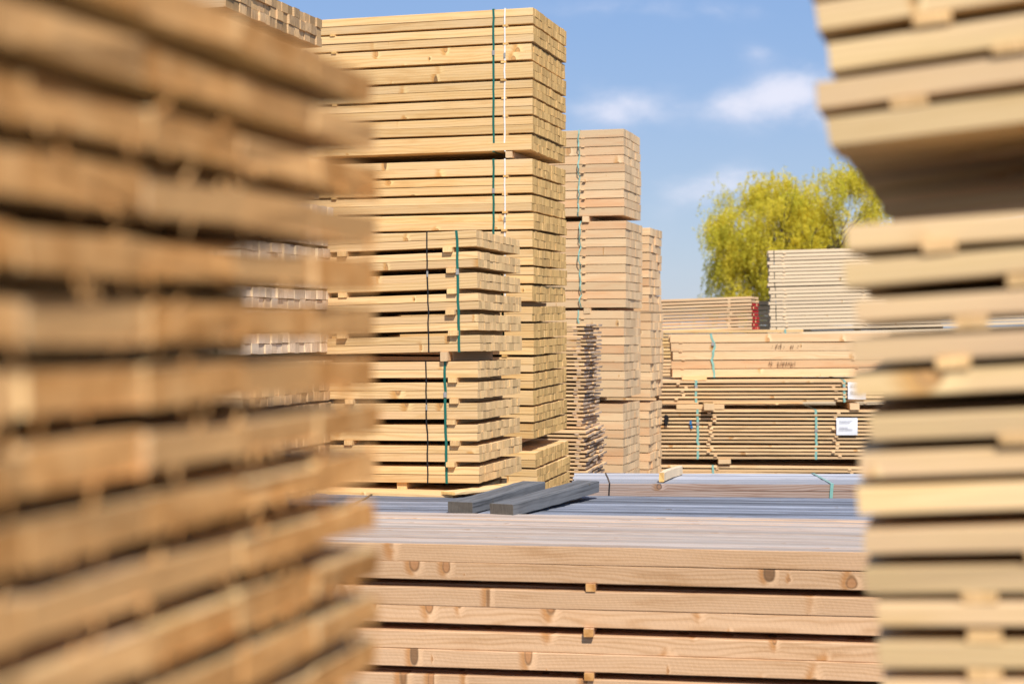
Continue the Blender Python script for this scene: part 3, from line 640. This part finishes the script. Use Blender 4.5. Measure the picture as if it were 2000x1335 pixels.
# L: cream packs
for (lb, tp, nn, sd_, mx, st_) in (
    ('upper cream pack of neatly stacked planks in front of the tree', (1500, 489.5, 20), 10, 121, 90, 1),
    ('second cream pack of neatly stacked planks, behind the knotty planks', (1503, 561, 20), 12, 122, 90, 1),
    ('bottom cream pack hidden behind the knotty planks', (1500, 649, 20), 36, 123, 36, 0)):
    pack(lb, 'cream plank packs', top=tp, side='L', Ln=3.6, D=1.05, n=nn, rows=1, bh=.0385, gap=.0078, bw=.14, yaw=9, roll=-.022, mat='cream', end='rose',
     stick=(.19, 1.18, 2.6), sw=.03, sjit=.018, prot=.012, endj=.012, xlay=.012, yj=.006, bow=.002, nseg=8, maxn=mx, seed=sd_, hj=.002, straps=((.075, 'black', .008, .001, .002),) if st_ else ())
pack('shaded pack between the red ended boards and the cream packs', None, top=(1460, 588, 21.5), side='L', Ln=2.6, D=.9, n=30, rows=1, bh=.055, gap=.012, bw=.15, yaw=9, mat='plank', end='thin',
     stick=(.3, 1.5), endj=.02, yj=.005, nseg=3, maxn=60, seed=124)

# ------------------------------------------------------------------ willow
def willow():
    random.seed(5)
    mt, nt = newmat('willow_bark')
    t = N(nt, 'ShaderNodeTexCoord'); n = N(nt, 'ShaderNodeTexNoise', inp={'Scale': 6, 'Detail': 5.0}); L(nt, t.outputs['Object'], n.inputs[0])
    finish(nt, MIX(nt, n.outputs[0], (.045, .035, .022), (.12, .10, .07)), .9, n.outputs[0], .5, .02)
    ml, nt = newmat('willow_leaf')
    rn = N(nt, 'ShaderNodeAttribute', attribute_name='rnd').outputs['Vector']; s2 = N(nt, 'ShaderNodeSeparateXYZ'); L(nt, rn, s2.inputs[0])
    c = MIX(nt, s2.outputs[0], (.90, .72, .07), (.54, .52, .05)); c = MIX(nt, SM(nt, s2.outputs[1], .55, 1), c, (.84, .66, .07))
    b = N(nt, 'ShaderNodeBsdfPrincipled', inp={'Roughness': .6}); L(nt, c, b.inputs['Base Color']); b.inputs['Specular IOR Level'].default_value = .2
    tr = N(nt, 'ShaderNodeBsdfTranslucent'); L(nt, c, tr.inputs[0])
    mx = N(nt, 'ShaderNodeMixShader', inp={0: .38}); L(nt, b.outputs[0], mx.inputs[1]); L(nt, tr.outputs[0], mx.inputs[2])
    o = N(nt, 'ShaderNodeOutputMaterial'); L(nt, mx.outputs[0], o.inputs[0])
    Yt = 60.0; base = Vector(((1570-1000)/FPX*Yt, Yt, 0))
    root = empty('willow_tree', Matrix.Translation(base)); tag(root, 'yellow green spring willow rising behind the cream and red ended packs', 'tree')
    segs = []
    def tube(mb, pts, rad):
        b0 = len(mb.v); k = 6
        for i, p in enumerate(pts):
            d = (pts[min(i+1, len(pts)-1)]-pts[max(i-1, 0)]).normalized(); a_ = d.orthogonal().normalized(); c_ = d.cross(a_)
            for q in range(k):
                an = 2*math.pi*q/k; v_ = p+(a_*math.cos(an)+c_*math.sin(an))*rad[i]
                mb.v.append(v_[:]); mb.gc.append((0, 0, 0)); mb.rn.append((.5, .5, .5))
        for i in range(len(pts)-1):
            for q in range(k):
                q2 = (q+1) % k; mb.f.append((b0+i*k+q, b0+i*k+q2, b0+(i+1)*k+q2, b0+(i+1)*k+q)); mb.m.append(0)
    tips = []
    tr_ = MB()
    # two lobes of crown (local coords, metres): centre, radii
    lobes = [(Vector((-1.5, 0, 5.3)), Vector((2.25, 2.5, 2.25)), 1.15), (Vector((1.75, .6, 5.65)), Vector((2.2, 2.4, 2.5)), .95), (Vector((.2, .3, 4.4)), Vector((3.3, 2.6, 2.0)), .8), (Vector((-2.45, 0, 3.8)), Vector((1.4, 2.0, 2.2)), .65), (Vector((3.2, .3, 4.4)), Vector((1.7, 1.8, 2.4)), .7)]
    pts = [Vector((0, 0, -.1)), Vector((.05, 0, .8)), Vector((-.05, .05, 1.7)), Vector((0, 0, 2.4))]
    tube(tr_, pts, [.48, .38, .34, .30])
    limbs = MB()
    def branch(p, d, ln, r, depth):
        n = 6; pp = [p.copy()]; rr = [r]; q = p.copy(); dd = d.normalized()
        for i in range(n):
            dd = (dd+Vector((U(-.28, .28), U(-.28, .28), U(-.12, .22)))).normalized()
            q = q+dd*ln/n; pp.append(q.copy()); rr.append(r*(1-.62*(i+1)/n))
            if depth > 0 and i >= 1 and R() < .85:
                sd__ = (dd+Vector((U(-1, 1), U(-1, 1), U(-.3, .8)))).normalized()
                branch(q, sd__, ln*U(.5, .72), rr[-1]*.62, depth-1)
            if depth <= 1: tips.append(q.copy())
        tube(limbs, pp, rr)
    for (dx, dy, dz) in ((-.9, .1, 1.0), (-.5, -.6, 1.1), (-.45, .6, 1.3), (.5, .2, 1.3), (.9, -.2, 1.0), (.4, -.6, 1.2), (.1, .5, 1.5), (-1.3, 0, .6), (1.2, .3, .6)):
        branch(Vector((0, 0, 2.2)), Vector((dx, dy, dz)), U(2.5, 3.2), .17, 2)
    o = tr_.build('trunk', [mt], root); limbs.build('limb', [mt], root)
    # hanging twigs with leaf tufts
    lf = MB(); tw = MB()
    def inside(p):
        best = -9
        for (c_, r_, _) in lobes:
            q = Vector(((p.x-c_.x)/r_.x, (p.y-c_.y)/r_.y, (p.z-c_.z)/r_.z)); best = max(best, 1-q.length)
        return best
    starts = []
    tot_ = 0
    clumps = []
    for (c_, r_, wt) in lobes:
        for _ in range(int(82*wt)):
            while True:
                q = Vector((U(-1, 1), U(-1, 1), U(-1, 1)))
                if .35 < q.length < 1: break
            q = q.normalized()*(.55+.45*R()**.6)
            clumps.append((Vector((c_.x+q.x*r_.x, c_.y+q.y*r_.y, c_.z+q.z*r_.z)), U(.28, .62)))
    for (cc_, cr) in clumps:
        tone = R()
        for _ in range(int(44*cr/.45)):
            a_ = Vector((random.gauss(0, .55), random.gauss(0, .55), random.gauss(0, .5)))*cr
            starts.append((cc_+a_, tone))
    for t_ in tips:
        if R() < .35 and inside(t_) > -.1: starts.append((t_, R()))
    for (p, tone) in starts:
        if p.z < 1.2: continue
        n = random.randint(5, 12); q = p.copy(); d = Vector((U(-1, 1)+p.x*.15, U(-1, 1), U(.2, 1.1)))
        prev = q.copy()
        for i in range(n):
            d = d*.72+Vector((U(-.12, .12), U(-.12, .12), -.24)); d.normalize() if d.length > 1 else None
            q = q+d*.075
            for _ in range(2):
                s_ = U(.020, .043); u_ = Vector((U(-1, 1), U(-1, 1), U(-1.2, .4))).normalized(); w_ = u_.orthogonal().normalized(); w_ = (w_*math.cos(tone*9+i)+u_.cross(w_)*math.sin(tone*9+i))
                o_ = q+Vector((U(-.05, .05), U(-.05, .05), U(-.05, .05))); b0 = len(lf.v)
                for c__ in (o_-u_*s_*1.25, o_+w_*s_*.5, o_+u_*s_*1.25, o_-w_*s_*.5): lf.v.append(c__[:]); lf.gc.append((0, 0, 0)); lf.rn.append((min(1, max(0, tone*.6+R()*.5-.05)), R(), 0))
                lf.f.append((b0, b0+1, b0+2, b0+3)); lf.m.append(0)
    print('leaves', len(lf.f))
    o = lf.build('crown', [ml], root)
willow()
